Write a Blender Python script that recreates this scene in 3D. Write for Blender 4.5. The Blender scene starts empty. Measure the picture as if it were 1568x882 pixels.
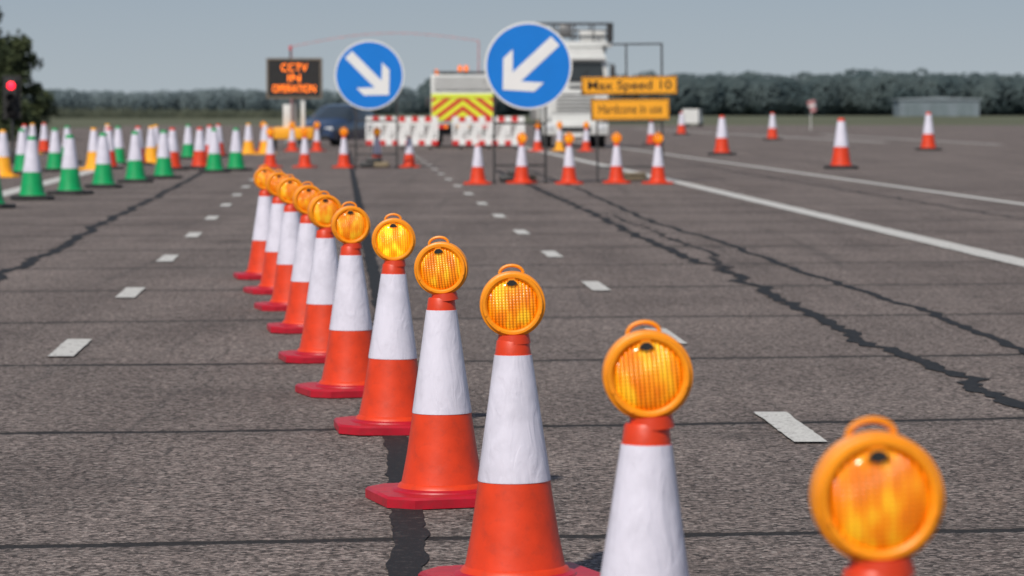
import bpy, bmesh, math, random
from mathutils import Vector, Matrix, noise
random.seed(7)
R=math.radians
scene=bpy.context.scene

# ------------------------------------------------------------------ materials
def nodes_of(m):
    m.use_nodes=True
    nt=m.node_tree
    return nt, nt.nodes, nt.links, nt.nodes['Principled BSDF']
def mat(name,col,rough=.5,var=.12,scale=6.,bump=0.,bscale=60.,metal=0.,coat=0.,dirt=0.,dirtcol=(.09,.08,.07)):
    m=bpy.data.materials.new(name); nt,N,L,P=nodes_of(m)
    P.inputs['Roughness'].default_value=rough
    P.inputs['Metallic'].default_value=metal
    if coat: P.inputs['Coat Weight'].default_value=coat
    tc=N.new('ShaderNodeTexCoord')
    nz=N.new('ShaderNodeTexNoise'); nz.inputs['Scale'].default_value=scale; nz.inputs['Detail'].default_value=6
    L.new(tc.outputs['Object'],nz.inputs['Vector'])
    cr=N.new('ShaderNodeValToRGB')
    a=[max(0,c*(1-var)) for c in col]; b=[min(1,c*(1+var)) for c in col]
    cr.color_ramp.elements[0].color=(*a,1); cr.color_ramp.elements[1].color=(*b,1)
    cr.color_ramp.elements[0].position=.3; cr.color_ramp.elements[1].position=.7
    L.new(nz.outputs['Fac'],cr.inputs['Fac'])
    out=cr.outputs['Color']
    if dirt>0:
        n2=N.new('ShaderNodeTexNoise'); n2.inputs['Scale'].default_value=scale*2.7; n2.inputs['Detail'].default_value=9; n2.inputs['Roughness'].default_value=.7
        L.new(tc.outputs['Object'],n2.inputs['Vector'])
        r2=N.new('ShaderNodeMapRange'); r2.inputs['From Min'].default_value=.5; r2.inputs['From Max'].default_value=.75; r2.inputs['To Max'].default_value=dirt
        L.new(n2.outputs['Fac'],r2.inputs['Value'])
        mx=N.new('ShaderNodeMixRGB'); mx.inputs['Color2'].default_value=(*dirtcol,1)
        L.new(r2.outputs['Result'],mx.inputs['Fac']); L.new(out,mx.inputs['Color1']); out=mx.outputs['Color']
    L.new(out,P.inputs['Base Color'])
    if bump:
        n3=N.new('ShaderNodeTexNoise'); n3.inputs['Scale'].default_value=bscale; n3.inputs['Detail'].default_value=5
        L.new(tc.outputs['Object'],n3.inputs['Vector'])
        bp=N.new('ShaderNodeBump'); bp.inputs['Strength'].default_value=bump; bp.inputs['Distance'].default_value=.01
        L.new(n3.outputs['Fac'],bp.inputs['Height']); L.new(bp.outputs['Normal'],P.inputs['Normal'])
    return m

M={}
M['orange']=mat('cone_orange',(.68,.045,.006),.44,.12,9,.2,14,dirt=.4,dirtcol=(.28,.035,.02))
M['red']=mat('cone_base_red',(.46,.006,.022),.42,.15,9,.15,30,dirt=.5,dirtcol=(.18,.03,.03))
M['green']=mat('cone_green',(.0,.32,.095),.45,.12,9)
M['yellow']=mat('cone_yellow',(.90,.40,.015),.45,.1,9)
M['black']=mat('black_rubber',(.016,.016,.017),.7,.3,9,.2)
M['lamp']=mat('lamp_housing',(.93,.30,.003),.40,.07,15,.1,60,dirt=.35,dirtcol=(.45,.14,.012))
M['signblue']=mat('sign_blue',(.004,.19,.66),.4,.04,2)
M['white']=mat('sign_white',(.8,.8,.8),.4,.03,3)
M['grey']=mat('galvanised_steel',(.25,.25,.25),.45,.2,8,metal=.7)
M['dark']=mat('dark_steel',(.035,.035,.037),.5,.2,8)
M['frame']=mat('panel_trim',(.20,.16,.12),.6,.2,8)
M['signyellow']=mat('sign_yellow',(.92,.40,.02),.45,.05,3)
M['redplain']=mat('red_reflective',(.62,.03,.03),.45,.1,5)
M['rope']=mat('bunting_rope',(.50,.24,.25),.7,.2,5)
M['vanwhite']=mat('white_paint',(.66,.67,.66),.3,.05,2,coat=.4,dirt=.25,dirtcol=(.3,.28,.25))
M['hivis']=mat('fluorescent_yellow',(.75,.85,.04),.5,.05,3)
M['glass']=mat('window_glass',(.03,.037,.042),.08,.1,2,coat=.5)
M['carblue']=mat('car_paint',(.014,.032,.085),.2,.1,2,coat=1)
M['lightlens']=mat('headlamp_glass',(.6,.62,.65),.1,.1,30,coat=1)
M['sand']=mat('sandbag',(.25,.2,.13),.9,.2,20,.4,40)

def sleeve():
    m=bpy.data.materials.new('reflective_sleeve'); nt,N,L,P=nodes_of(m)
    tc=N.new('ShaderNodeTexCoord')
    oi=N.new('ShaderNodeObjectInfo')
    ad=N.new('ShaderNodeVectorMath'); ad.operation='ADD'
    cm=N.new('ShaderNodeCombineXYZ'); ml=N.new('ShaderNodeMath'); ml.operation='MULTIPLY'; ml.inputs[1].default_value=17
    L.new(oi.outputs['Random'],ml.inputs[0]); L.new(ml.outputs[0],cm.inputs['X']); L.new(ml.outputs[0],cm.inputs['Y'])
    L.new(tc.outputs['Object'],ad.inputs[0]); L.new(cm.outputs[0],ad.inputs[1])
    mp=N.new('ShaderNodeMapping'); mp.inputs['Scale'].default_value=(1,1,.33); L.new(ad.outputs[0],mp.inputs['Vector'])
    w=N.new('ShaderNodeTexNoise'); w.inputs['Scale'].default_value=21; w.inputs['Detail'].default_value=2; w.inputs['Roughness'].default_value=.5; w.inputs['Distortion'].default_value=.9
    L.new(mp.outputs[0],w.inputs['Vector'])
    a1=N.new('ShaderNodeMath'); a1.operation='SUBTRACT'; a1.inputs[1].default_value=.5; L.new(w.outputs['Fac'],a1.inputs[0])
    a2=N.new('ShaderNodeMath'); a2.operation='ABSOLUTE'; L.new(a1.outputs[0],a2.inputs[0])
    a3=N.new('ShaderNodeMapRange'); a3.inputs['From Max'].default_value=.05; a3.inputs['To Min'].default_value=1; a3.inputs['To Max'].default_value=0; L.new(a2.outputs[0],a3.inputs['Value'])
    a4=N.new('ShaderNodeMath'); a4.operation='MULTIPLY_ADD'; a4.inputs[1].default_value=.05; L.new(a3.outputs['Result'],a4.inputs[0]); L.new(w.outputs['Fac'],a4.inputs[2])
    f=N.new('ShaderNodeTexVoronoi'); f.inputs['Scale'].default_value=320; L.new(tc.outputs['Object'],f.inputs['Vector'])
    b1=N.new('ShaderNodeBump'); b1.inputs['Strength'].default_value=.55; b1.inputs['Distance'].default_value=.009
    L.new(a4.outputs[0],b1.inputs['Height'])
    b2=N.new('ShaderNodeBump'); b2.inputs['Strength'].default_value=.12; b2.inputs['Distance'].default_value=.001
    L.new(f.outputs['Distance'],b2.inputs['Height']); L.new(b1.outputs['Normal'],b2.inputs['Normal']); L.new(b2.outputs['Normal'],P.inputs['Normal'])
    n=N.new('ShaderNodeTexNoise'); n.inputs['Scale'].default_value=9; n.inputs['Detail'].default_value=6; n.inputs['Roughness'].default_value=.6; L.new(ad.outputs[0],n.inputs['Vector'])
    cr=N.new('ShaderNodeValToRGB'); e=cr.color_ramp.elements
    e[0].position=.3; e[0].color=(.60,.585,.68,1); e[1].position=.55; e[1].color=(.71,.69,.80,1)
    L.new(n.outputs['Fac'],cr.inputs['Fac']); L.new(cr.outputs['Color'],P.inputs['Base Color'])
    P.inputs['Roughness'].default_value=.33
    return m
M['sleeve']=sleeve()

def lens(name,em):
    m=bpy.data.materials.new(name); nt,N,L,P=nodes_of(m)
    tc=N.new('ShaderNodeTexCoord'); sp=N.new('ShaderNodeSeparateXYZ'); L.new(tc.outputs['Object'],sp.inputs[0])
    def tri(sock,freq):
        a=N.new('ShaderNodeMath'); a.operation='MULTIPLY'; a.inputs[1].default_value=freq; L.new(sock,a.inputs[0])
        b=N.new('ShaderNodeMath'); b.operation='SINE'; L.new(a.outputs[0],b.inputs[0])
        c=N.new('ShaderNodeMath'); c.operation='ABSOLUTE'; L.new(b.outputs[0],c.inputs[0]); return c.outputs[0]
    gx=tri(sp.outputs['X'],3.14159/.0105); gz=tri(sp.outputs['Z'],3.14159/.0085)
    s=N.new('ShaderNodeMath'); s.operation='MULTIPLY'; L.new(gx,s.inputs[0]); L.new(gz,s.inputs[1])
    s2=N.new('ShaderNodeMath'); s2.operation='ADD'; L.new(s.outputs[0],s2.inputs[0]); L.new(gx,s2.inputs[1])
    oi=N.new('ShaderNodeObjectInfo'); ad=N.new('ShaderNodeVectorMath'); ad.operation='ADD'
    cm=N.new('ShaderNodeCombineXYZ'); ml=N.new('ShaderNodeMath'); ml.operation='MULTIPLY'; ml.inputs[1].default_value=9
    L.new(oi.outputs['Random'],ml.inputs[0]); L.new(ml.outputs[0],cm.inputs['X']); L.new(tc.outputs['Object'],ad.inputs[0]); L.new(cm.outputs[0],ad.inputs[1])
    mp=N.new('ShaderNodeMapping'); mp.inputs['Scale'].default_value=(1.7,1,.8); L.new(ad.outputs[0],mp.inputs['Vector'])
    nz=N.new('ShaderNodeTexNoise'); nz.inputs['Scale'].default_value=18; nz.inputs['Detail'].default_value=1
    L.new(mp.outputs[0],nz.inputs['Vector'])
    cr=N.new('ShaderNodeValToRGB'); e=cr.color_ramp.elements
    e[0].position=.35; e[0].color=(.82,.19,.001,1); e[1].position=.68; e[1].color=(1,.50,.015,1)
    e2=cr.color_ramp.elements.new(.52); e2.color=(.96,.29,.003,1)  # dark-to-bright mottling paints the inner reflector's brightness into the lens colour
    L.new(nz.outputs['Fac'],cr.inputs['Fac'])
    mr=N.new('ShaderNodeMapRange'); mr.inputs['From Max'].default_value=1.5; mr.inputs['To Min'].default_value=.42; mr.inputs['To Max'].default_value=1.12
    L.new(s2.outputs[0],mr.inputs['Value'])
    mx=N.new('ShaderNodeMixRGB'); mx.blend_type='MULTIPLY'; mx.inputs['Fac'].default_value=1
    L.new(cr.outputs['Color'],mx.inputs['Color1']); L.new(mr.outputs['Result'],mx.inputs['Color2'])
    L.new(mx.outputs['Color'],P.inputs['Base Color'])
    bp=N.new('ShaderNodeBump'); bp.inputs['Strength'].default_value=.7; bp.inputs['Distance'].default_value=.002
    L.new(s2.outputs[0],bp.inputs['Height']); L.new(bp.outputs['Normal'],P.inputs['Normal'])
    P.inputs['Roughness'].default_value=.22; P.inputs['Coat Weight'].default_value=.3; P.inputs['Coat Roughness'].default_value=.12
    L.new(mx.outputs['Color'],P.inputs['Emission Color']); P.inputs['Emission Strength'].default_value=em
    return m
M['lens']=lens('amber_lens',.34); M['lenslit']=lens('amber_lens_lit',1.4)  # unlit lens also glows faintly, in place of a reflector behind it
def emis(name,col,st):
    m=bpy.data.materials.new(name); nt,N,L,P=nodes_of(m)
    P.inputs['Base Color'].default_value=(*col,1); P.inputs['Emission Color'].default_value=(*col,1); P.inputs['Emission Strength'].default_value=st
    n=N.new('ShaderNodeTexNoise'); n.inputs['Scale'].default_value=20; 
    mr=N.new('ShaderNodeMapRange'); mr.inputs['To Min'].default_value=st*.7; mr.inputs['To Max'].default_value=st*1.3
    L.new(n.outputs['Fac'],mr.inputs['Value']); L.new(mr.outputs['Result'],P.inputs['Emission Strength'])
    return m
M['led']=emis('led_amber',(1,.19,.01),2.4)
M['redlit']=emis('signal_red_lit',(1,.01,.03),4)
M['amberlit']=emis('beacon_amber',(1,.2,.01),.5)

# ------------------------------------------------------------------ mesh builder
class B:
    def __init__(s): s.bm=bmesh.new(); s.m=[]
    def mi(s,k):
        m=M[k]
        if m not in s.m: s.m.append(m)
        return s.m.index(m)
    def _tag(s,faces,k):
        i=s.mi(k)
        for f in faces: f.material_index=i; f.smooth=True
    def box(s,c,d,k,rot=None,bev=0):
        r=bmesh.ops.create_cube(s.bm,size=1); vs=r['verts']
        mat4=Matrix.Translation(c)@(rot or Matrix()).to_4x4()@Matrix.Diagonal((d[0],d[1],d[2],1))
        bmesh.ops.transform(s.bm,matrix=mat4,verts=vs)
        fs=list({f for v in vs for f in v.link_faces})
        s._tag(fs,k)
        if bev:
            es=list({e for v in vs for e in v.link_edges})
            r=bmesh.ops.bevel(s.bm,geom=es,offset=bev,segments=2,affect='EDGES',profile=.5)
            s._tag(r['faces'],k)
    def cyl(s,p0,p1,r0,r1,k,seg=12):
        p0=Vector(p0);p1=Vector(p1); d=p1-p0
        q=d.to_track_quat('Z','Y').to_matrix().to_4x4()
        r=bmesh.ops.create_cone(s.bm,cap_ends=True,segments=seg,radius1=r0,radius2=r1,depth=d.length)
        bmesh.ops.transform(s.bm,matrix=Matrix.Translation((p0+p1)/2)@q,verts=r['verts'])
        s._tag({f for v in r['verts'] for f in v.link_faces},k)
    def lathe(s,prof,ks,seg=40,T=Matrix()):
        rings=[]
        for r,z in prof:
            if r<1e-6: rings.append([s.bm.verts.new(T@Vector((0,0,z)))])
            else: rings.append([s.bm.verts.new(T@Vector((r*math.cos(2*math.pi*i/seg),r*math.sin(2*math.pi*i/seg),z))) for i in range(seg)])
        for j in range(len(prof)-1):
            a,b=rings[j],rings[j+1]; k=ks if isinstance(ks,str) else ks[j]
            fs=[]
            for i in range(seg):
                i2=(i+1)%seg
                if len(a)==1 and len(b)==1: continue
                if len(a)==1: fs.append(s.bm.faces.new((a[0],b[i2],b[i])))
                elif len(b)==1: fs.append(s.bm.faces.new((a[i],a[i2],b[0])))
                else: fs.append(s.bm.faces.new((a[i],a[i2],b[i2],b[i])))
            s._tag(fs,k)
    def poly(s,pts,y0,y1,k,T=Matrix()):
        a=[s.bm.verts.new(T@Vector((x,y0,z))) for x,z in pts]
        b=[s.bm.verts.new(T@Vector((x,y1,z))) for x,z in pts]
        n=len(pts); fs=[s.bm.faces.new(a),s.bm.faces.new(list(reversed(b)))]
        for i in range(n): fs.append(s.bm.faces.new((a[i],b[i],b[(i+1)%n],a[(i+1)%n])))
        s._tag(fs,k)
    def quad(s,pts,k):
        f=s.bm.faces.new([s.bm.verts.new(p) for p in pts]); s._tag([f],k)
    def mesh(s,name,ang=35,recalc=True):
        if recalc: bmesh.ops.recalc_face_normals(s.bm,faces=s.bm.faces)
        me=bpy.data.meshes.new(name); s.bm.to_mesh(me); s.bm.free()
        for m in s.m: me.materials.append(m)
        me.set_sharp_from_angle(angle=R(ang))
        return me
def place(name,me,loc=(0,0,0),rz=0,sc=1,parent=None,rx=0,ry=0):
    o=bpy.data.objects.new(name,me); scene.collection.objects.link(o)
    o.location=loc; o.rotation_euler=(rx,ry,rz); o.scale=(sc,sc,sc)
    if parent: o.parent=parent
    return o

# ------------------------------------------------------------------ cones
def cone_mesh(name,col,base,seg=56):
    b=B()
    h=.255; c=.085
    oct_=[(-h+c,-h),(h-c,-h),(h,-h+c),(h,h-c),(h-c,h),(-h+c,h),(-h,h-c),(-h,-h+c)]
    n=len(oct_)
    lv=[(0,1.0),(.032,1.0),(.041,.968)]
    rings=[[b.bm.verts.new((x*s_,y*s_,z)) for x,y in oct_] for z,s_ in lv]
    fs=[]
    for j in range(2):
        for i in range(n): fs.append(b.bm.faces.new((rings[j][i],rings[j][(i+1)%n],rings[j+1][(i+1)%n],rings[j+1][i])))
    fs.append(b.bm.faces.new(rings[2])); fs.append(b.bm.faces.new(list(reversed(rings[0]))))
    b._tag(fs,base)
    prof=[(.190,.0405),(.186,.047),(.168,.053),(.162,.064),(.153,.070),(.149,.088),(.133,.17),(.121,.25),(.1095,.328),
          (.1112,.329),(.1108,.336),(.084,.52),(.0577,.708),(.0572,.712),(.0545,.713),(.050,.752),(.046,.758),(.0,.758)]
    ks=[base]*2+[col]*6+['sleeve']*5+[col]*4
    b.lathe(prof,ks,seg)
    return b.mesh(name)
ME={}
ME['fg']=cone_mesh('cone_orange_red_base','orange','red')
ME['o']=cone_mesh('cone_orange','orange','black',24)
ME['orr']=cone_mesh('cone_orange_far','orange','orange',24)
ME['g']=cone_mesh('cone_green','green','black',24)
ME['y']=cone_mesh('cone_yellow','yellow','yellow',24)

def lamp_mesh(name,lk,seg=48):
    b=B()
    T=Matrix.Rotation(R(90),4,'X')
    half=[(.0765,.026),(.078,.036),(.083,.040),(.090,.040),(.0925,.036),(.0935,.031),(.0985,.029),(.100,.024),(.100,.006),(.0965,.004),(.0965,0)]
    prof=half+[(r,-z) for r,z in reversed(half[:-1])]
    b.lathe(prof,'lamp',seg,T)
    d=[(.0768,.027),(.070,.0345),(.058,.0395),(.040,.0435),(.020,.0455),(0,.046)]
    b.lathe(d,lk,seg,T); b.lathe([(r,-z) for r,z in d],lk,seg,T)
    prev=None
    for i in range(13):
        a=math.pi*i/12
        p=Vector((.036*math.cos(a),.012,.093+.024*math.sin(a)))
        if prev is not None: b.cyl(prev,p,.0052,.0052,'lamp',8)
        prev=p
    hexp=[(-.016,.0665),(-.006,.075),(.006,.075),(.016,.0665),(.005,.058),(-.005,.058)]
    b.poly(hexp,-.047,-.034,'black')
    b.poly([(-.020,.058),(-.010,.080),(.010,.080),(.020,.058)],-.0415,-.03,'lamp')
    b.cyl((0,0,-.120),(0,0,-.092),.051,.047,'orange',24)
    b.box((0,0,-.096),(.05,.05,.02),'lamp',bev=.004)
    for a in (-60,-120,200,-20): b.cyl((.087*math.cos(R(a)),-.0395,.087*math.sin(R(a))),(.087*math.cos(R(a)),-.0425,.087*math.sin(R(a))),.003,.003,'lamp',8)
    return b.mesh(name)
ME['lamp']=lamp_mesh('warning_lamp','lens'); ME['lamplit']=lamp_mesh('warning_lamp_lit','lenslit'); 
def cone(kind,x,y,sc=1,rz=None,lamp=None,lean=(0,0),roll=0,yaw=0):
    rz=random.uniform(-.5,.5) if rz is None else rz
    o=place('traffic_cone',ME[kind],(x,y,.0),rz,sc,rx=lean[0],ry=lean[1])
    if lamp:
        l=place('warning_lamp',ME[lamp],(0,0,.865),-rz+yaw,1,parent=o,ry=roll)
    return o
fg=[(.5535,4.918),(.2907,7.21),(.0099,9.87),(-.2598,12.10),(-.5455,14.78),(-.828,16.71),(-1.0886,18.97),(-1.3523,21.47),(-1.616,23.91),(-1.864,26.03),(-2.150,28.28)]
rots=[.3,.2,.35,.28,.12,.3,.2,.15,.25,.3,.2]
for i,(x,y) in enumerate(fg):
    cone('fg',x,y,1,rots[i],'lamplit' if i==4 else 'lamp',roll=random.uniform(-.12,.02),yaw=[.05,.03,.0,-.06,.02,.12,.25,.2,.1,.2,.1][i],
         lean=(0,[0,.012,-.01,-.004,.01,0,.0,.01,-.01,.0,.01][i]))
for x in (-.679,.196,1.136,2.103,2.913): cone('orr',x,65.1+random.uniform(-.5,.5),1.05,None,None if x<-.6 else 'lamp')
for x in (-6.2,-5.33,-4.316,-3.49,-2.647): cone('orr',x,84+random.uniform(-.4,.4),1.06,None,'lamp' if x!=-2.647 else None)
for x in (-9.0,-7.96,-7.06,.927,2.686): cone('orr',x,118,1.1,None,'lamp')
cone('y',1.735,119,1.1,None,'lamp')
for x,y,s in ((8.29,82.1,1.68),(6.95,107.9,1.72),(13.1,164,1.8),(15.39,120.5,1.85),(10.4,200,1.85),(5.94,139,1.4)): cone('o',x,y,s)
for x,y in ((-7.88,53.5),(-7.72,56.9),(-7.75,61.8),(-7.66,66.3),(-7.5,70.2),(-7.02,76.9),(-6.72,79.4),(-11.02,78.6),(-11.31,75.3),(-10.64,88.1),(-9.83,99),(-12.33,90.4),(-7.82,48.8)):
    cone('g',x,y,1.37)
for x,y in ((-7.86,82.1),(-8.36,80.3),(-10.1,88.1),(-10.15,82.1),(-16.2,112.9),(-9.3,103.3),(-15.1,101),(-8.9,96)): cone('o',x,y,1.37)
for x,y in ((-11.18,71.6),(-10.3,80.3),(-10.0,90.4),(-8.85,109.5),(-16.1,109.5),(-8.28,109.5),(-10.6,97),(-12.9,104)): cone('y',x,y,1.37)

# ------------------------------------------------------------------ arrow signs
def arrow_sign(loc,ang,px):
    b=B(); r=.885; zc=2.36
    T=Matrix.Translation((0,0,zc))@Matrix.Rotation(R(90),4,'X')
    b.lathe([(0,0),(r*.955,0),(r*.955,-.001)],'signblue',64,T)
    b.lathe([(r*.955,-.001),(r*.955,.002),(r*.992,.002),(r,-.003),(r,-.02),(0,-.02)],'white',64,T)
    A=[(0,-.80),(.52,-.30),(.52,.0),(.14,-.36),(.14,.84),(-.14,.84),(-.14,-.36),(-.52,.0),(-.52,-.30)]
    T2=Matrix.Translation((0,0,zc))@Matrix.Rotation(ang,4,'Y')
    b.poly([(x*r,z*r) for x,z in A],-.005,-.001,'white',T2)
    for x in px:
        b.box((x,.07,1.25),(.05,.05,2.5),'dark')
        b.box((x,.07,.03),(.06,1.1,.05),'dark')
    for z in (1.2,1.95,2.45,.35): b.box(((px[0]+px[1])/2,.03,z),(px[1]-px[0],.03,.04),'dark')
    x=px[0]+.3
    for i,(dx,dz) in enumerate(((0,.09),(.35,.09),(.17,.2))):
        b.box((x+dx,.0,dz),(.42,.3,.15),'dark' if i!=1 else 'sand',bev=.06)
    return place('arrow_traffic_sign',b.mesh('arrow_sign'),loc)
arrow_sign((.331,66,0),R(47),(-.69,.35))
arrow_sign((-3.63,83,0),R(-45),(-.35,.7))

# ------------------------------------------------------------------ text helper
def text(body,parent,x,z,w,h,y,mk,extr=.002,off=.012):
    c=bpy.data.curves.new('lettering','FONT'); c.body=body; c.align_x='CENTER'; c.align_y='CENTER'; c.extrude=extr; c.offset=off
    o=bpy.data.objects.new('lettering',c); scene.collection.objects.link(o)
    c.materials.append(M[mk]); bpy.context.view_layer.update()
    d=o.dimensions; o.scale=(w/d.x,h/d.y,1)
    o.parent=parent; o.location=(x,y,z); o.rotation_euler=(R(90),0,0)
    return o

# ------------------------------------------------------------------ yellow sign boards on a frame
b=B()
X1,X2=-.67,.67
for x in (X1,X2): b.box((x,0,.75 if x<0 else 1.41),(.04,.04,1.5 if x<0 else 2.82),'dark'); b.box((x,0,.02),(.05,.9,.04),'dark')
b.box((-.06,0,2.45),(.035,.035,.72),'dark'); b.box((.17,0,2.82),(1.04,.035,.035),'dark')
b.box((0,0,1.22),(1.34,.03,.03),'dark'); b.box((0,0,.3),(1.34,.03,.03),'dark')
b.box((.1,.3,.1),(.5,.3,.16),'sand',bev=.06)
def board(b,x0,x1,z0,z1):
    b.box(((x0+x1)/2,-.045,(z0+z1)/2),(x1-x0,.02,z1-z0),'dark',bev=.004)
    b.box(((x0+x1)/2,-.058,(z0+z1)/2),(x1-x0-.02,.004,z1-z0-.02),'signyellow')
    t=.014; i=.035; y=-.062
    for zz in (z0+i,z1-i): b.box(((x0+x1)/2,y,zz),(x1-x0-2*i,.003,t),'black')
    for xx in (x0+i,x1-i): b.box((xx,y-.001,(z0+z1)/2),(t,.003,z1-z0-2*i),'black')
board(b,-.99,.98,1.786,2.165); board(b,-.80,.82,1.26,1.705)
sg=place('speed_limit_signboard',b.mesh('yellow_boards'),(2.43,67,0),ry=R(-.6))
text('Max Speed 10',sg,0,1.975,1.72,.24,-.064,'black')
text('Hardcone in use',sg,.01,1.485,1.3,.19,-.064,'black',off=0)

# ------------------------------------------------------------------ variable message sign
b=B()
b.box((0,0,2.68),(2.1,.3,1.52),'dark',bev=.04)
t=.06
for z in (1.96,3.40): b.box((0,-.165,z),(2.1,.04,t),'frame')
for x in (-1.01,1.01): b.box((x,-.164,2.68),(t,.04,1.37),'frame')
b.box((0,-.152,2.68),(1.9,.01,1.34),'black')
b.box((0,.1,1.4),(.2,.2,1.2),'grey'); b.box((-.28,0,1.25),(.3,.25,.9),'vanwhite',bev=.03); b.box((.32,0,1.35),(.16,.2,1.1),'vanwhite',bev=.03)
b.box((0,.1,.62),(1.5,1.8,.45),'signyellow',bev=.05)
for x in (-.8,.8): b.cyl((x-.1,.1,.32),(x+.1,.1,.32),.32,.32,'black',20)
b.box((0,-1.2,.4),(.08,1.2,.08),'grey'); b.cyl((-.15,0,3.42),(-.15,0,3.75),.03,.03,'dark'); b.cyl((-.15,0,3.75),(-.15,0,3.9),.06,.05,'redplain')
vms=place('variable_message_sign',b.mesh('vms'),(-8.2,123,0))
text('CCTV',vms,0,3.07,1.0,.28,-.17,'led',off=-.01); text('IN',vms,0,2.68,.46,.26,-.17,'led',off=-.01); text('OPERATION',vms,0,2.28,1.62,.28,-.17,'led',off=-.01)

# ------------------------------------------------------------------ red/white plastic barriers
def barrier(loc):
    b=B(); W=2.75; n=11
    for z,h in ((1.14,.20),(.24,.18)):
        for i in range(n):
            x=-W/2+W*(i+.5)/n
            b.box((x,0,z),(W/n-.004,.05,h),'redplain' if i%2==(1 if z>1 else 0) else 'white')
    for i in range(6):
        x=-W/2+.03+(W-.06)*i/5; b.box((x,.0,.70),(.08,.045,.66),'white')
    b.box((0,.001,.98),(W,.04,.1),'white'); b.box((0,.001,.38),(W,.04,.1),'white')
    for i in range(5):
        x0=-W/2+W*i/5+.08
        for j in range(3):
            b.poly([(x0+.1*j,.42),(x0+.1*j+.09,.42),(x0+.1*j+.32,.98),(x0+.1*j+.23,.98)],-.016+.002*j,.016-.002*j,'white')
        for z in (.55,.7,.85): b.box((x0+.25,.012,z),(.5,.012,.05),'white')
    for x in (-W/2+.3,0,W/2-.3): b.box((x,0,.05),(.12,.6,.1),'black',bev=.02)
    return place('plastic_barrier',b.mesh('barrier'),loc)
barrier((-4.2,124.5,0)); barrier((-.9,124.5,0))

# ------------------------------------------------------------------ car
def wheel(b,x,y,r,w=.22):
    T=Matrix.Translation((x,y,r))@Matrix.Rotation(R(90),4,'Y')
    b.lathe([(0,-w/2),(r*.9,-w/2),(r,-w/2+.03),(r,w/2-.03),(r*.9,w/2),(r*.66,w/2),(r*.62,w/2-.03)],'black',24,T)
    b.lathe([(r*.62,w/2-.03),(r*.2,w/2-.05),(0,w/2-.01)],'grey',24,T)
    b.lathe([(r*.62,-w/2-.001),(r*.2,-w/2-.012),(0,-w/2-.012)],'grey',24,T)
b=B()
st=[(-2.2,.72,.35,.60,.64,.60),(-2.12,.82,.26,.68,.74,.70),(-1.6,.88,.22,.80,.88,.72),(-1.0,.90,.22,.90,1.00,.74),(-.2,.90,.22,.94,1.46,.60),(.25,.90,.22,.95,1.52,.60),(1.1,.90,.22,.96,1.50,.60),(1.75,.88,.22,.97,1.08,.62),(2.1,.84,.26,.92,.98,.66),(2.2,.76,.38,.80,.84,.6)]
rings=[]
for y,w,z0,zb,zt,wt in st:
    rings.append([b.bm.verts.new(p) for p in ((-w*.95,y,z0),(-w,y,(z0+zb)/2),(-w*.98,y,zb),(-wt,y,zt),(-wt*.5,y,zt+.03),(wt*.5,y,zt+.03),(wt,y,zt),(w*.98,y,zb),(w,y,(z0+zb)/2),(w*.95,y,z0))])
for j in range(len(st)-1):
    for i in range(10):
        f=b.bm.faces.new((rings[j][i],rings[j][(i+1)%10],rings[j+1][(i+1)%10],rings[j+1][i]))
        k='carblue'
        if i in (3,4,5) and j in (3,6): k='glass'
        if i in (2,6) and j in (3,4,5,6): k='glass'
        b._tag([f],k)
b._tag([b.bm.faces.new(rings[0]),b.bm.faces.new(list(reversed(rings[-1])))],'carblue')
for x in (-.78,.78):
    for y in (-1.35,1.35): wheel(b,x,y,.32)
    b.box((x*.8,-2.13,.64),(.32,.14,.13),'lightlens',bev=.03); b.box((x*1.27,-.55,1.02),(.18,.12,.13),'carblue',bev=.03)
b.box((0,-2.19,.56),(.8,.06,.14),'black',bev=.02); b.box((0,-2.17,.33),(1.3,.1,.12),'black',bev=.02); b.box((0,-2.225,.42),(.52,.02,.11),'white')
place('parked_car',b.mesh('car'),(-7.3,137,0),R(-22),1.12)

# ------------------------------------------------------------------ rear-facing service van with chevrons
b=B()
W=2.45; H=2.95; L_=4.2
b.box((0,L_/2,1.78),(W,L_,2.0),'vanwhite',bev=.06)
b.box((0,L_+1.1,1.35),(2.1,2.0,1.7),'vanwhite',bev=.15)
b.box((0,L_/2+.6,.62),(2.0,5.4,.3),'dark')
b.box((0,-.03,2.45),(W-.3,.03,.5),'grey'); 
for i in range(6): b.box((0,-.05,2.25+.08*i),(W-.34,.012,.05),'vanwhite')
b.box((0,-.025,1.98),(W-.06,.03,.14),'hivis')
zc0,zc1=1.02,1.88
b.box((0,-.02,(zc0+zc1)/2),(W-.06,.03,zc1-zc0),'hivis')
hw=(W-.08)/2; sl=.75; sw=.2
for s in (-1,1):
    for i in range(-1,9):
        t0=zc0+i*.40-.9
        def zl(x,o): return t0+o+(hw-x)*sl
        poly=[(0,zl(0,0)),(hw,zl(hw,0)),(hw,zl(hw,sw)),(0,zl(0,sw))]
        def clip(poly,zv,keep_above):
            out=[]
            for a,c in zip(poly,poly[1:]+poly[:1]):
                ina=(a[1]>=zv)==keep_above; inc=(c[1]>=zv)==keep_above
                if ina: out.append(a)
                if ina!=inc:
                    t_=(zv-a[1])/(c[1]-a[1]); out.append((a[0]+(c[0]-a[0])*t_,zv))
            return out
        p=clip(poly,zc0,True)
        if len(p)>2: p=clip(p,zc1,False)
        if len(p)>2:
            p=[(s*x,z) for x,z in p]
            try: b.poly(p,-.045,-.036,'redplain')
            except Exception: pass
b.box((0,-.09,.8),(W-.1,.18,.22),'dark',bev=.02)
for x in (-.9,.9): b.box((x,-.2,.8),(.4,.03,.14),'redplain'); b.box((x*.72,-.2,.8),(.12,.03,.12),'amberlit')
b.box((0,-.19,.8),(.52,.02,.11),'signyellow')
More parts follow.
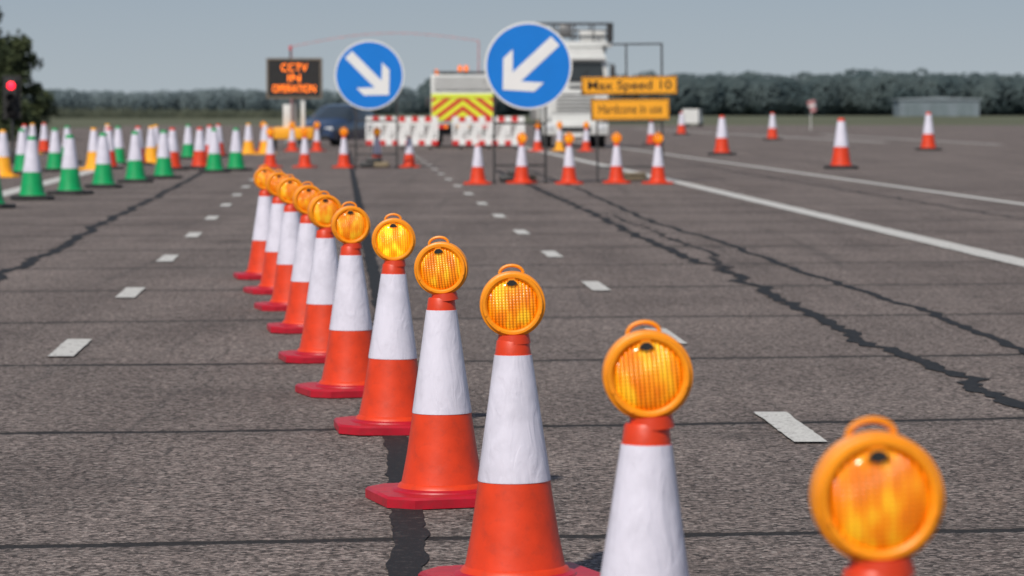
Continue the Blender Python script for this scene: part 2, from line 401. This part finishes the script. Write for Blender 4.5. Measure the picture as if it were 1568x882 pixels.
for x in (-.98,.98):
    wheel(b,x,1.0,.42,.3); wheel(b,x,4.6,.42,.3); b.box((x,.55,.42),(.42,.03,.5),'black')
b.box((0,.5,2.87),(1.9,.3,.1),'dark'); 
for x in (-.1,.14): b.cyl((x,.5,2.92),(x,.5,3.14),.085,.07,'amberlit',16)
for x in (-1.0,1.0): b.cyl((x,.3,2.78),(x,.3,2.98),.07,.06,'amberlit',12)
for y in (.2,1.4,2.6,3.8): b.box((0,y,2.90),(2.2,.04,.04),'grey')
for x in (-1.1,1.1): b.box((x,2,2.93),(.04,3.9,.04),'grey'); b.box((x*1.22,L_+1.4,1.75),(.2,.1,.4),'dark',bev=.03)
place('service_van',b.mesh('van'),(-1.96,130,0),R(1.5),1.04)

# ------------------------------------------------------------------ white lorry facing the camera
b=B()
W=2.6
b.poly([(-W/2,.95),(W/2,.95),(W/2,2.6),(W/2-.07,3.5),(W/2-.25,3.95),(-W/2+.25,3.95),(-W/2+.07,3.5),(-W/2,2.6)],0,2.1,'vanwhite')
b.poly([(-W/2+.16,2.62),(W/2-.16,2.62),(W/2-.24,3.38),(-W/2+.24,3.38)],-.03,.01,'glass')
b.box((0,-.06,2.66),(1.9,.03,.03),'black')
for x in (-.5,.35): b.box((x,-.06,2.88),(.02,.02,.5),'black',Matrix.Rotation(R(35),4,'Y'))
b.box((0,-.10,3.52),(W-.3,.32,.12),'vanwhite',bev=.03)
b.box((0,-.02,1.85),(1.9,.05,.95),'vanwhite',bev=.02)
for i in range(5): b.box((0,-.055,1.50+.15*i),(1.5,.03,.05),'dark')
b.box((0,-.07,2.4),(.5,.02,.12),'grey')
b.box((0,-.1,.75),(W,.35,.5),'vanwhite',bev=.05); b.box((0,-.28,.72),(1.2,.03,.2),'dark'); b.box((0,-.29,.5),(.52,.02,.11),'white')
for x in (-1.02,1.02):
    b.box((x,-.27,.8),(.34,.06,.24),'lightlens',bev=.03); b.box((x*1.1,-.1,1.2),(.2,.12,.3),'vanwhite',bev=.03)
    b.box((x*1.45,-.05,2.95),(.2,.12,.62),'dark',bev=.03); b.box((x*1.35,0,3.3),(.3,.04,.04),'dark'); b.box((x*1.35,0,2.6),(.3,.04,.04),'dark')
    wheel(b,x*1.05,.9,.5,.34); wheel(b,x*1.05,5.6,.5,.4); b.box((x*1.08,1.0,1.08),(.4,1.2,.12),'dark')
b.box((0,4.2,.8),(1.0,7.6,.3),'dark')
b.box((0,5.2,1.9),(2.7,5.6,1.6),'vanwhite',bev=.05)
b.box((0,2.25,2.5),(2.6,.15,3.0),'vanwhite')
b.box((0,1.3,4.09),(3.0,2.0,.22),'vanwhite',bev=.03)
for z in (4.42,4.65,4.92):
    for y in (.35,2.25): b.box((0,y,z),(3.0,.05,.05),'dark' if z!=4.65 else 'grey')
    for x in (-1.5,1.5): b.box((x,1.3,z+.002),(.05,1.95,.05),'dark')
for x in (-1.5,-.75,0,.75,1.5):
    for y in (.35,2.25): b.box((x,y+.01,4.57),(.06,.06,.72),'dark')
b.box((-.3,1.2,4.62),(.5,.6,.5),'grey',bev=.04); b.box((.75,1.2,4.42),(1.0,.8,.42),'vanwhite',bev=.04); b.box((1.38,.3,4.55),(.22,.2,.7),'dark')
b.box((-1.0,1.2,4.42),(.6,.7,.42),'vanwhite',bev=.04)
for x in (-1.2,1.2): b.box((x,.25,3.9),(.08,.08,.3),'dark')
place('lorry',b.mesh('lorry'),(2.5,129,0),R(3))

# ------------------------------------------------------------------ portable traffic light
b=B()
b.box((0,0,1.83),(.32,.22,1.04),'black',bev=.03)
b.box((0,.02,1.83),(.5,.02,1.2),'black')
for i,k in enumerate(('redlit','lens','green')):
    z=2.15-.33*i; T=Matrix.Translation((0,-.111,z))@Matrix.Rotation(R(90),4,'X')
    b.lathe([(.105,0),(.08,.02),(0,.03)],k if i==0 else 'black',20,T)
    b.lathe([(.125,0),(.125,.16),(.118,.16),(.118,0)],'black',20,T) if i else None
b.cyl((0,.05,0),(0,.05,1.4),.04,.04,'dark'); b.box((0,.05,.2),(.7,.5,.4),'dark',bev=.03)
for x in (-.3,.3): b.cyl((x-.05,.3,.15),(x+.05,.3,.15),.15,.15,'black',16)
place('traffic_light',b.mesh('traffic_light'),(-13.8,90,0))

# ------------------------------------------------------------------ height-warning goal posts with a pink tape
b=B()
for x,h in ((-9.6,4.25),(-1.45,4.5)):
    b.cyl((x,0,0),(x,0,h),.04,.03,'rope'); b.box((x,0,.08),(.6,.6,.16),'grey',bev=.03)
n=46
pts=[Vector((-9.6+8.15*i/n,0,4.25+.25*i/n+.45*math.sin(math.pi*i/n))) for i in range(n+1)]
for i in range(n):
    b.box((pts[i]+pts[i+1])/2,((pts[i+1]-pts[i]).length*.96,.004,.035 if i%3 else .05),'rope',Matrix.Rotation(-math.atan2(pts[i+1].z-pts[i].z,pts[i+1].x-pts[i].x),4,'Y'))
place('tape_goal_post',b.mesh('goal_post'),(0,142,0))

# ------------------------------------------------------------------ windsock, distant van, hangar
b=B()
b.cyl((0,0,0),(0,0,2.3),.03,.025,'white')
T=Matrix.Translation((0,0,2.25))@Matrix.Rotation(R(165),4,'Y')
b.lathe([(.36,0),(.33,.3)],'rope',20,T); b.lathe([(.33,.3),(.29,.5)],'white',20,T); b.lathe([(.29,.5),(.24,.9)],'rope',20,T)
place('windsock',b.mesh('windsock'),(22.9,250,0))
def small_van(loc,rz):
    b=B()
    b.poly([(-2.4,.35),(2.4,.35),(2.4,1.0),(1.7,1.2),(1.2,2.0),(-2.4,2.05)],-.95,.95,'vanwhite')
    b.poly([(1.68,1.25),(1.22,1.92),(.5,1.92),(.5,1.25)],-.96,.96,'glass')
    for x in (-1.5,1.5):
        for y in (-.85,.85):
            T=Matrix.Translation((x,y,.34))@Matrix.Rotation(R(90),4,'X'); b.lathe([(0,-.12),(.34,-.12),(.34,.12),(0,.12)],'black',20,T)
    place('distant_van',b.mesh('small_van'),loc,rz,.8)
small_van((17.2,310,0),R(80))
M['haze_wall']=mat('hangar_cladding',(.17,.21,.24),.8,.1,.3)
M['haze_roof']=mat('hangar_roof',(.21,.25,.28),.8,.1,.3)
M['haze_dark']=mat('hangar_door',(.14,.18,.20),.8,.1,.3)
b=B()
b.box((0,0,2.2),(22,14,4.4),'haze_wall')
b.poly([(-11.5,4.4),(11.5,4.4),(11.5,4.8),(0,5.3),(-11.5,4.8)],-7.4,7.4,'haze_roof')
for i in range(3): b.box((-7+7*i,-7.05,1.8),(4.5,.1,3.5),'haze_dark')
for i in range(9): b.box((-10.4+2.6*i,-7.1,2.2),(.15,.1,4.3),'haze_roof')
place('hangar',b.mesh('hangar'),(117,900,0))

# ------------------------------------------------------------------ ground
def ground_mat():
    m=bpy.data.materials.new('grass_field'); nt,N,L,P=nodes_of(m)
    tc=N.new('ShaderNodeTexCoord')
    n1=N.new('ShaderNodeTexNoise'); n1.inputs['Scale'].default_value=.02; n1.inputs['Detail'].default_value=8
    mp=N.new('ShaderNodeMapping'); mp.inputs['Scale'].default_value=(1,3,1); L.new(tc.outputs['Object'],mp.inputs['Vector']); L.new(mp.outputs[0],n1.inputs['Vector'])
    cr=N.new('ShaderNodeValToRGB'); e=cr.color_ramp.elements
    e[0].position=.35; e[0].color=(.085,.10,.065,1); e[1].position=.65; e[1].color=(.155,.155,.105,1)
    L.new(n1.outputs['Fac'],cr.inputs['Fac']); L.new(cr.outputs['Color'],P.inputs['Base Color']); P.inputs['Roughness'].default_value=.95
    P.inputs['Specular IOR Level'].default_value=.1
    return m
M['grass']=ground_mat()

def asphalt():
    m=bpy.data.materials.new('asphalt'); nt,N,L,P=nodes_of(m)
    tc=N.new('ShaderNodeTexCoord'); O=tc.outputs['Object']
    def noise_(sc,det=4,ro=.5,vec=O,dist=0):
        n=N.new('ShaderNodeTexNoise'); n.inputs['Scale'].default_value=sc; n.inputs['Detail'].default_value=det; n.inputs['Roughness'].default_value=ro; n.inputs['Distortion'].default_value=dist
        L.new(vec,n.inputs['Vector']); return n.outputs['Fac']
    def math_(op,a,b=None,c=None):
        n=N.new('ShaderNodeMath'); n.operation=op
        for i,v in enumerate((a,b,c)):
            if v is None: continue
            if isinstance(v,(int,float)): n.inputs[i].default_value=v
            else: L.new(v,n.inputs[i])
        return n.outputs[0]
    def mrange(v,a,b_,c,d,smooth=True):
        n=N.new('ShaderNodeMapRange'); n.interpolation_type='SMOOTHSTEP' if smooth else 'LINEAR'
        n.inputs['From Min'].default_value=a; n.inputs['From Max'].default_value=b_; n.inputs['To Min'].default_value=c; n.inputs['To Max'].default_value=d
        L.new(v,n.inputs['Value']); return n.outputs['Result']
    def mix(f,a,b_,bt='MIX'):
        n=N.new('ShaderNodeMixRGB'); n.blend_type=bt
        for s_,v in (('Fac',f),('Color1',a),('Color2',b_)):
            if isinstance(v,(int,float)): n.inputs[s_].default_value=v
            elif isinstance(v,tuple): n.inputs[s_].default_value=(*v,1)
            else: L.new(v,n.inputs[s_])
        return n.outputs['Color']
    agg=N.new('ShaderNodeTexVoronoi'); agg.inputs['Scale'].default_value=62; L.new(O,agg.inputs['Vector'])
    sep=N.new('ShaderNodeSeparateXYZ'); L.new(agg.outputs['Color'],sep.inputs[0])
    base=mix(mrange(noise_(.35,6,.6),.35,.65,0,1),(.108,.087,.079),(.158,.129,.117))
    mp=N.new('ShaderNodeMapping'); mp.inputs['Scale'].default_value=(1.2,.05,1); mp.inputs['Rotation'].default_value=(0,0,R(-2.7)); L.new(O,mp.inputs['Vector'])
    base=mix(mrange(noise_(1.0,5,.6,mp.outputs[0]),.35,.7,0,.5),base,(.20,.165,.15))
    mp2=N.new('ShaderNodeMapping'); mp2.inputs['Scale'].default_value=(4,.06,1); mp2.inputs['Rotation'].default_value=(0,0,R(-2.7)); L.new(O,mp2.inputs['Vector'])
    base=mix(mrange(noise_(1.0,4,.6,mp2.outputs[0]),.58,.72,0,.4),base,(.06,.052,.05))
    chip=mrange(sep.outputs['X'],.0,1,.15,2.0,False)
    cc=N.new('ShaderNodeCombineXYZ'); 
    for s_ in ('X','Y','Z'): L.new(chip,cc.inputs[s_])
    base=mix(.92,base,cc.outputs[0],'MULTIPLY')
    fine=mrange(noise_(26,7,.85),.34,.66,.3,1.75)
    cc2=N.new('ShaderNodeCombineXYZ')
    for s_ in ('X','Y','Z'): L.new(fine,cc2.inputs[s_])
    base=mix(.9,base,cc2.outputs[0],'MULTIPLY')
    base=mix(mrange(sep.outputs['Y'],.93,.96,0,.65),base,(.40,.35,.32))
    base=mix(mrange(noise_(.8,8,.65,O,.5),.56,.75,0,.6),base,(.055,.047,.044))
    sp=N.new('ShaderNodeSeparateXYZ'); L.new(O,sp.inputs[0])
    wob=math_('MULTIPLY_ADD',noise_(1.3,5,.6),.16,-.08)
    wob2=math_('MULTIPLY_ADD',noise_(14,4,.7),.07,-.035)
    wob3=math_('MULTIPLY_ADD',noise_(.12,2,.5),.5,-.25)
    u=math_('SUBTRACT',sp.outputs['Y'],math_('MULTIPLY',sp.outputs['X'],.15))
    u=math_('ADD',math_('ADD',math_('ADD',u,wob),wob2),wob3)
    u=math_('SUBTRACT',u,11.07-39.3)
    u=math_('DIVIDE',u,3.93)
    fr=math_('ABSOLUTE',math_('SUBTRACT',math_('FRACT',math_('ADD',u,.5)),.5))
    dist=math_('MULTIPLY',fr,3.93)
    wth=math_('MULTIPLY_ADD',noise_(2.5,5,.7),.08,.006)
    ln=math_('SUBTRACT',wth,dist)
    jm=mrange(ln,-.012,.008,0,.92)
    base=mix(mrange(dist,.0,.35,.25,0),base,(.06,.052,.05))
    base=mix(jm,base,(.017,.016,.016))
    v=math_('ADD',sp.outputs['X'],math_('MULTIPLY',sp.outputs['Y'],.05))
    v=math_('ADD',v,math_('ADD',wob,math_('MULTIPLY_ADD',noise_(.25,3,.5),.7,-.35)))
    v=math_('DIVIDE',math_('ADD',v,101.45),3.8)
    fv=math_('MULTIPLY',math_('ABSOLUTE',math_('SUBTRACT',math_('FRACT',v),.5)),3.8)
    br=mrange(noise_(.7,4,.6),.5,.62,0,.5)
    lm=math_('MULTIPLY',mrange(fv,.004,.014,1,0),br)
    base=mix(lm,base,(.03,.028,.027))
    L.new(base,P.inputs['Base Color'])
    P.inputs['Roughness'].default_value=.85; P.inputs['Specular IOR Level'].default_value=.3
    hgt=math_('ADD',math_('MULTIPLY',agg.outputs['Distance'],.6),noise_(110,3,.6))
    hgt=math_('SUBTRACT',hgt,math_('MULTIPLY',jm,1.5))
    bp=N.new('ShaderNodeBump'); bp.inputs['Strength'].default_value=.8; bp.inputs['Distance'].default_value=.010
    L.new(hgt,bp.inputs['Height']); L.new(bp.outputs['Normal'],P.inputs['Normal'])
    return m
M['asphalt']=asphalt()
b=B(); S=4500
b.quad([(-S,-300,-.012),(S,-300,-.012),(S,2*S,-.012),(-S,2*S,-.012)],'grass'); place('ground',b.mesh('ground'))
b=B()
b.quad([(-34,-30,-.004),(130,-30,-.004),(130,330,-.004),(-38,330,-.004)],'asphalt'); place('runway',b.mesh('runway'))

def worn(name,col,under,thr,rough=.7):
    m=bpy.data.materials.new(name); nt,N,L,P=nodes_of(m)
    tc=N.new('ShaderNodeTexCoord')
    n=N.new('ShaderNodeTexNoise'); n.inputs['Scale'].default_value=22; n.inputs['Detail'].default_value=8; n.inputs['Roughness'].default_value=.72
    L.new(tc.outputs['Object'],n.inputs['Vector'])
    cr=N.new('ShaderNodeValToRGB'); e=cr.color_ramp.elements
    e[0].position=thr-.05; e[0].color=(*under,1); e[1].position=thr+.05; e[1].color=(*col,1)
    L.new(n.outputs['Fac'],cr.inputs['Fac']); 
    n2=N.new('ShaderNodeTexNoise'); n2.inputs['Scale'].default_value=90; n2.inputs['Detail'].default_value=4; L.new(tc.outputs['Object'],n2.inputs['Vector'])
    mr=N.new('ShaderNodeMapRange'); mr.inputs['From Min'].default_value=.3; mr.inputs['From Max'].default_value=.7; mr.inputs['To Min'].default_value=.7; mr.inputs['To Max'].default_value=1.1; L.new(n2.outputs['Fac'],mr.inputs['Value'])
    mx=N.new('ShaderNodeMixRGB'); mx.blend_type='MULTIPLY'; mx.inputs['Fac'].default_value=1; L.new(cr.outputs['Color'],mx.inputs['Color1']); L.new(mr.outputs['Result'],mx.inputs['Color2'])
    L.new(mx.outputs['Color'],P.inputs['Base Color']); P.inputs['Roughness'].default_value=rough; P.inputs['Specular IOR Level'].default_value=.3
    bp=N.new('ShaderNodeBump'); bp.inputs['Strength'].default_value=.5; bp.inputs['Distance'].default_value=.004; L.new(n2.outputs['Fac'],bp.inputs['Height']); L.new(bp.outputs['Normal'],P.inputs['Normal'])
    return m
M['paint']=worn('road_paint',(.64,.63,.60),(.17,.15,.14),.40)
M['tar']=worn('bitumen_seal',(.018,.018,.019),(.075,.064,.06),.41,.75)
def strip(b,pts,w,k,z,step=.5,jit=0,wj=0,seed=0,freq=1.2):
    P_=[]
    for (x0,y0),(x1,y1) in zip(pts,pts[1:]):
        n=max(1,int(math.hypot(x1-x0,y1-y0)/step))
        for i in range(n): P_.append((x0+(x1-x0)*i/n,y0+(y1-y0)*i/n))
    P_.append(pts[-1])
    L_=[];R_=[]
    for x,y in P_:
        dx=jit*(noise.noise(Vector((seed,y*freq,0)))+.55*noise.noise(Vector((seed+5,y*freq*4,0)))+.4*noise.noise(Vector((seed+9,y*freq*.25,0)))) if jit else 0
        ww=w*(1+wj*noise.noise(Vector((seed+20,y*3,0)))+wj*.7*noise.noise(Vector((seed+30,y*11,0))))
        L_.append(b.bm.verts.new((x+dx-ww/2,y,z))); R_.append(b.bm.verts.new((x+dx+ww/2,y,z)))
    fs=[b.bm.faces.new((L_[i],R_[i],R_[i+1],L_[i+1])) for i in range(len(P_)-1)]
    b._tag(fs,k)
b=B()
for k in range(-2,19):
    y=14.9+6.02*k; x=1.274-(y-14.9)*.0483
    strip(b,[(x+.034,y-.71),(x-.034,y+.71)],.15,'paint',.006,.07,0,.12,k)
for k in range(-3,12):
    y=19.9+6.06*k; x=-2.704-(y-19.9)*.0563
    strip(b,[(x+.04,y-.73),(x-.04,y+.73)],.155,'paint',.006,.07,0,.12,k+40)
strip(b,[(6.0,6),(4.88,31),(3.33,67.5),(.87,120.5),(-.9,160)],.32,'paint',.006,.5,.01,.08,3)
strip(b,[(9.4,20),(7.95,50.5),(4.35,126.8),(2.6,165)],.24,'paint',.006,.5,.01,.08,5)
strip(b,[(-6.8,20),(-8.88,56.5),(-10.15,78.6),(-12.5,120)],.40,'paint',.006,.5,.01,.08,7)
strip(b,[(17.2,150),(10.0,270)],.5,'paint',.006,1,.0,.1,9)
strip(b,[(21,140),(19.0,200)],.4,'paint',.006,1,.0,.1,11)
place('road_markings',b.mesh('road_markings',recalc=False))
b=B()
strip(b,[(-.30,6),(-.333,10.6),(-.47,13.6),(-.96,24),(-1.36,31.4),(-2.64,55.6),(-3.85,78.6),(-6,120)],.115,'tar',0,.07,.022,.32,1)
strip(b,[(3.1,9),(2.515,16),(2.438,17.7),(2.343,19.3),(2.211,20.95),(2.133,23.3),(2.035,26.3),(1.953,29.9),(1.687,32.9),(1.402,39.7),(1.132,46.6),(.391,62.9),(-.4,80)],.105,'tar',0.001,.05,.13,.65,2,1.1)
strip(b,[(3.8,10),(3.114,19.8),(3.058,21.9),(2.977,24.1),(2.771,26.8),(2.567,30.8),(2.314,36.5),(1.842,42.5),(1.281,60.2),(.4,80)],.08,'tar',0,.05,.08,.5,12,.7)
strip(b,[(-4.0,20),(-4.51,28.7),(-4.84,35.3),(-5.25,41.3),(-5.645,48.2),(-6.82,68.8),(-7.65,82)],.12,'tar',0,.07,.10,.45,23,.7)
strip(b,[(6.89,43.8),(5.43,76.1),(4.6,100)],.07,'tar',0,.15,.08,.5,33)
strip(b,[(1.80,37),(2.05,33.6),(1.97,31)],.06,'tar',-.001,.07,.12,.5,39,2)
strip(b,[(1.35,46),(1.75,39),(1.80,36.5)],.05,'tar',-.001,.07,.12,.5,49,2)
place('bitumen_crack_seals',b.mesh('cracks',recalc=False))

# ------------------------------------------------------------------ distant woodland: rows of crowns made of leaf clumps
def wood_row(name,rows,col1,col2):
    m=bpy.data.materials.new(name+'_foliage'); nt,N,L,P=nodes_of(m)
    tc=N.new('ShaderNodeTexCoord'); n=N.new('ShaderNodeTexNoise'); n.inputs['Scale'].default_value=.1; n.inputs['Detail'].default_value=5; n.inputs['Roughness'].default_value=.6
    L.new(tc.outputs['Object'],n.inputs['Vector']); cr=N.new('ShaderNodeValToRGB'); e=cr.color_ramp.elements
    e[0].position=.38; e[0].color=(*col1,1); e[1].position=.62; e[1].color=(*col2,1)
    L.new(n.outputs['Fac'],cr.inputs['Fac']); L.new(cr.outputs['Color'],P.inputs['Base Color']); P.inputs['Roughness'].default_value=1; P.inputs['Specular IOR Level'].default_value=0
    tr=N.new('ShaderNodeBsdfTranslucent'); L.new(cr.outputs['Color'],tr.inputs['Color'])
    ms=N.new('ShaderNodeMixShader'); ms.inputs[0].default_value=.4
    L.new(P.outputs[0],ms.inputs[1]); L.new(tr.outputs[0],ms.inputs[2]); L.new(ms.outputs[0],N['Material Output'].inputs['Surface'])
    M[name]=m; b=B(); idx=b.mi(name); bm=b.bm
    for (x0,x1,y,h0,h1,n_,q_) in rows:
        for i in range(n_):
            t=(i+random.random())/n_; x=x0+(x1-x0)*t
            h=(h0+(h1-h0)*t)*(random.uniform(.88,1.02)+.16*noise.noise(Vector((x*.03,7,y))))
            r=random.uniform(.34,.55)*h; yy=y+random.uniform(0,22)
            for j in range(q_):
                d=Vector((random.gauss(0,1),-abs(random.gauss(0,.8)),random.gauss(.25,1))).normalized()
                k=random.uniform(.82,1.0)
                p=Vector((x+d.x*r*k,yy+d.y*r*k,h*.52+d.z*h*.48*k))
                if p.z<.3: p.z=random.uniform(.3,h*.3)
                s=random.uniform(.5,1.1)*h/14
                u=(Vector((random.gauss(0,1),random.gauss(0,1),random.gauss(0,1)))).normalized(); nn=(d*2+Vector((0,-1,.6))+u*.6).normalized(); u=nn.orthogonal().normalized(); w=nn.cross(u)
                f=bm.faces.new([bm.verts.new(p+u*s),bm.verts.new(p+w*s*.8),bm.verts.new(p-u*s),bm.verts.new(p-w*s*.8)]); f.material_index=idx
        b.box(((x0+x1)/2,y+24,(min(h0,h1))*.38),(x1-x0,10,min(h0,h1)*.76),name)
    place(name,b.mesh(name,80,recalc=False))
wood_row('distant_woodland',[(-25,240,1000,12.0,14.0,120,230),(-25,240,1030,13.2,15.4,100,140)],(.085,.120,.130),(.130,.168,.172))  # bluish aerial haze is mixed into these foliage colours
wood_row('distant_woods',[(-260,20,1300,9.8,10.8,150,150)],(.145,.190,.208),(.185,.232,.245))  # leaf colours here also have the distance haze painted in
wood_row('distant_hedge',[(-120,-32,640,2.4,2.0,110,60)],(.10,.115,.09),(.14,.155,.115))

# ------------------------------------------------------------------ trees on the left
def leafmat():
    m=bpy.data.materials.new('tree_foliage'); nt,N,L,P=nodes_of(m)
    tc=N.new('ShaderNodeTexCoord'); n=N.new('ShaderNodeTexNoise'); n.inputs['Scale'].default_value=1.1; n.inputs['Detail'].default_value=5
    L.new(tc.outputs['Object'],n.inputs['Vector']); cr=N.new('ShaderNodeValToRGB'); e=cr.color_ramp.elements
    e[0].position=.35; e[0].color=(.022,.034,.018,1); e[1].position=.65; e[1].color=(.06,.075,.032,1)
    L.new(n.outputs['Fac'],cr.inputs['Fac']); L.new(cr.outputs['Color'],P.inputs['Base Color']); P.inputs['Roughness'].default_value=.8; P.inputs['Specular IOR Level'].default_value=.2
    return m
M['leaf']=leafmat(); M['bark']=mat('bark',(.06,.045,.035),.9,.3,8,.5,20)
def tree(loc,H,rad,seed,nl=9000):
    random.seed(seed); b=B()
    b.cyl((0,0,0),(.1,0,H*.45),.24,.15,'bark',10); b.cyl((.1,0,H*.44),(0,.1,H*.85),.15,.04,'bark',8)
    cl=[]
    for i in range(80):
        t=random.random(); z=H*(.06+.90*t)
        rr=rad*(1-.6*max(0,t-.25)/.75)*random.uniform(.35,1.0); a=random.uniform(0,2*math.pi)
        c=Vector((rr*math.cos(a),rr*math.sin(a),z)); cl.append((c,random.uniform(.45,1.0)*rad*.28))
        if i%3==0: b.cyl((.05,0,z*.8),c,.05,.015,'bark',5)
    for i in range(nl):
        c,r=random.choice(cl)
        d=Vector((random.gauss(0,1),random.gauss(0,1),random.gauss(0,.8)))
        d=d.normalized()*r*random.uniform(.4,1.15); p=c+d
        s=random.uniform(.07,.15)
        u=Vector((random.gauss(0,1),random.gauss(0,1),random.gauss(0,1))).normalized(); w=u.orthogonal().normalized()
        f=b.bm.faces.new([b.bm.verts.new(p+u*s),b.bm.verts.new(p+w*s*.7),b.bm.verts.new(p-u*s),b.bm.verts.new(p-w*s*.7)])
        b._tag([f],'leaf')
    place('broadleaf_tree',b.mesh('tree',recalc=False),loc)
tree((-27.4,160,0),8.8,3.6,3,20000)
tree((-26.6,172,0),5.4,2.6,4,9000)
tree((-37,230,0),6,3.0,5,7000)

# ------------------------------------------------------------------ light
S=Vector((-.42,-.90,0)).normalized(); el=R(46)
sdir=Vector((S.x*math.cos(el),S.y*math.cos(el),math.sin(el)))
sl_=bpy.data.lights.new('sun','SUN'); sl_.energy=3.7; sl_.angle=R(2); sl_.color=(1,.93,.83)
so=bpy.data.objects.new('sun',sl_); scene.collection.objects.link(so); so.rotation_euler=sdir.to_track_quat('Z','Y').to_euler()
w=bpy.data.worlds.new('World'); scene.world=w; w.use_nodes=True
nt=w.node_tree; bg=nt.nodes['Background']; N=nt.nodes; L=nt.links
sk=N.new('ShaderNodeTexSky'); sk.sky_type='NISHITA'; sk.sun_disc=False; sk.sun_elevation=el; sk.sun_rotation=math.atan2(S.x,S.y)
sk.air_density=1.0; sk.dust_density=1.0; sk.ozone_density=1.0
tc=N.new('ShaderNodeTexCoord'); sp=N.new('ShaderNodeSeparateXYZ'); L.new(tc.outputs['Generated'],sp.inputs[0])
cr=N.new('ShaderNodeValToRGB'); e=cr.color_ramp.elements
e[0].position=0; e[0].color=(6.3,7.2,7.9,1); e[1].position=.05; e[1].color=(4.1,5.3,7.0,1)
hz=N.new('ShaderNodeMapRange'); hz.inputs['From Min'].default_value=0; hz.inputs['From Max'].default_value=.5; hz.inputs['To Min'].default_value=.85; hz.inputs['To Max'].default_value=.15
L.new(sp.outputs['Z'],cr.inputs['Fac']); L.new(sp.outputs['Z'],hz.inputs['Value'])
mx=N.new('ShaderNodeMixRGB'); L.new(hz.outputs['Result'],mx.inputs['Fac']); L.new(sk.outputs[0],mx.inputs['Color1']); L.new(cr.outputs['Color'],mx.inputs['Color2'])
L.new(mx.outputs['Color'],bg.inputs['Color']); bg.inputs['Strength'].default_value=.07

# ------------------------------------------------------------------ camera
cd=bpy.data.cameras.new('camera'); cam=bpy.data.objects.new('camera',cd); scene.collection.objects.link(cam)
cd.sensor_width=36; cd.lens=114.5; cd.clip_start=.1; cd.clip_end=12000
cam.location=(0,0,1.45); cam.rotation_euler=(R(90-3.11),0,0)
cd.dof.use_dof=True; cd.dof.focus_distance=11.6; cd.dof.aperture_fstop=5.6
scene.camera=cam
scene.view_settings.view_transform='Standard'; scene.view_settings.look='None'; scene.view_settings.exposure=0
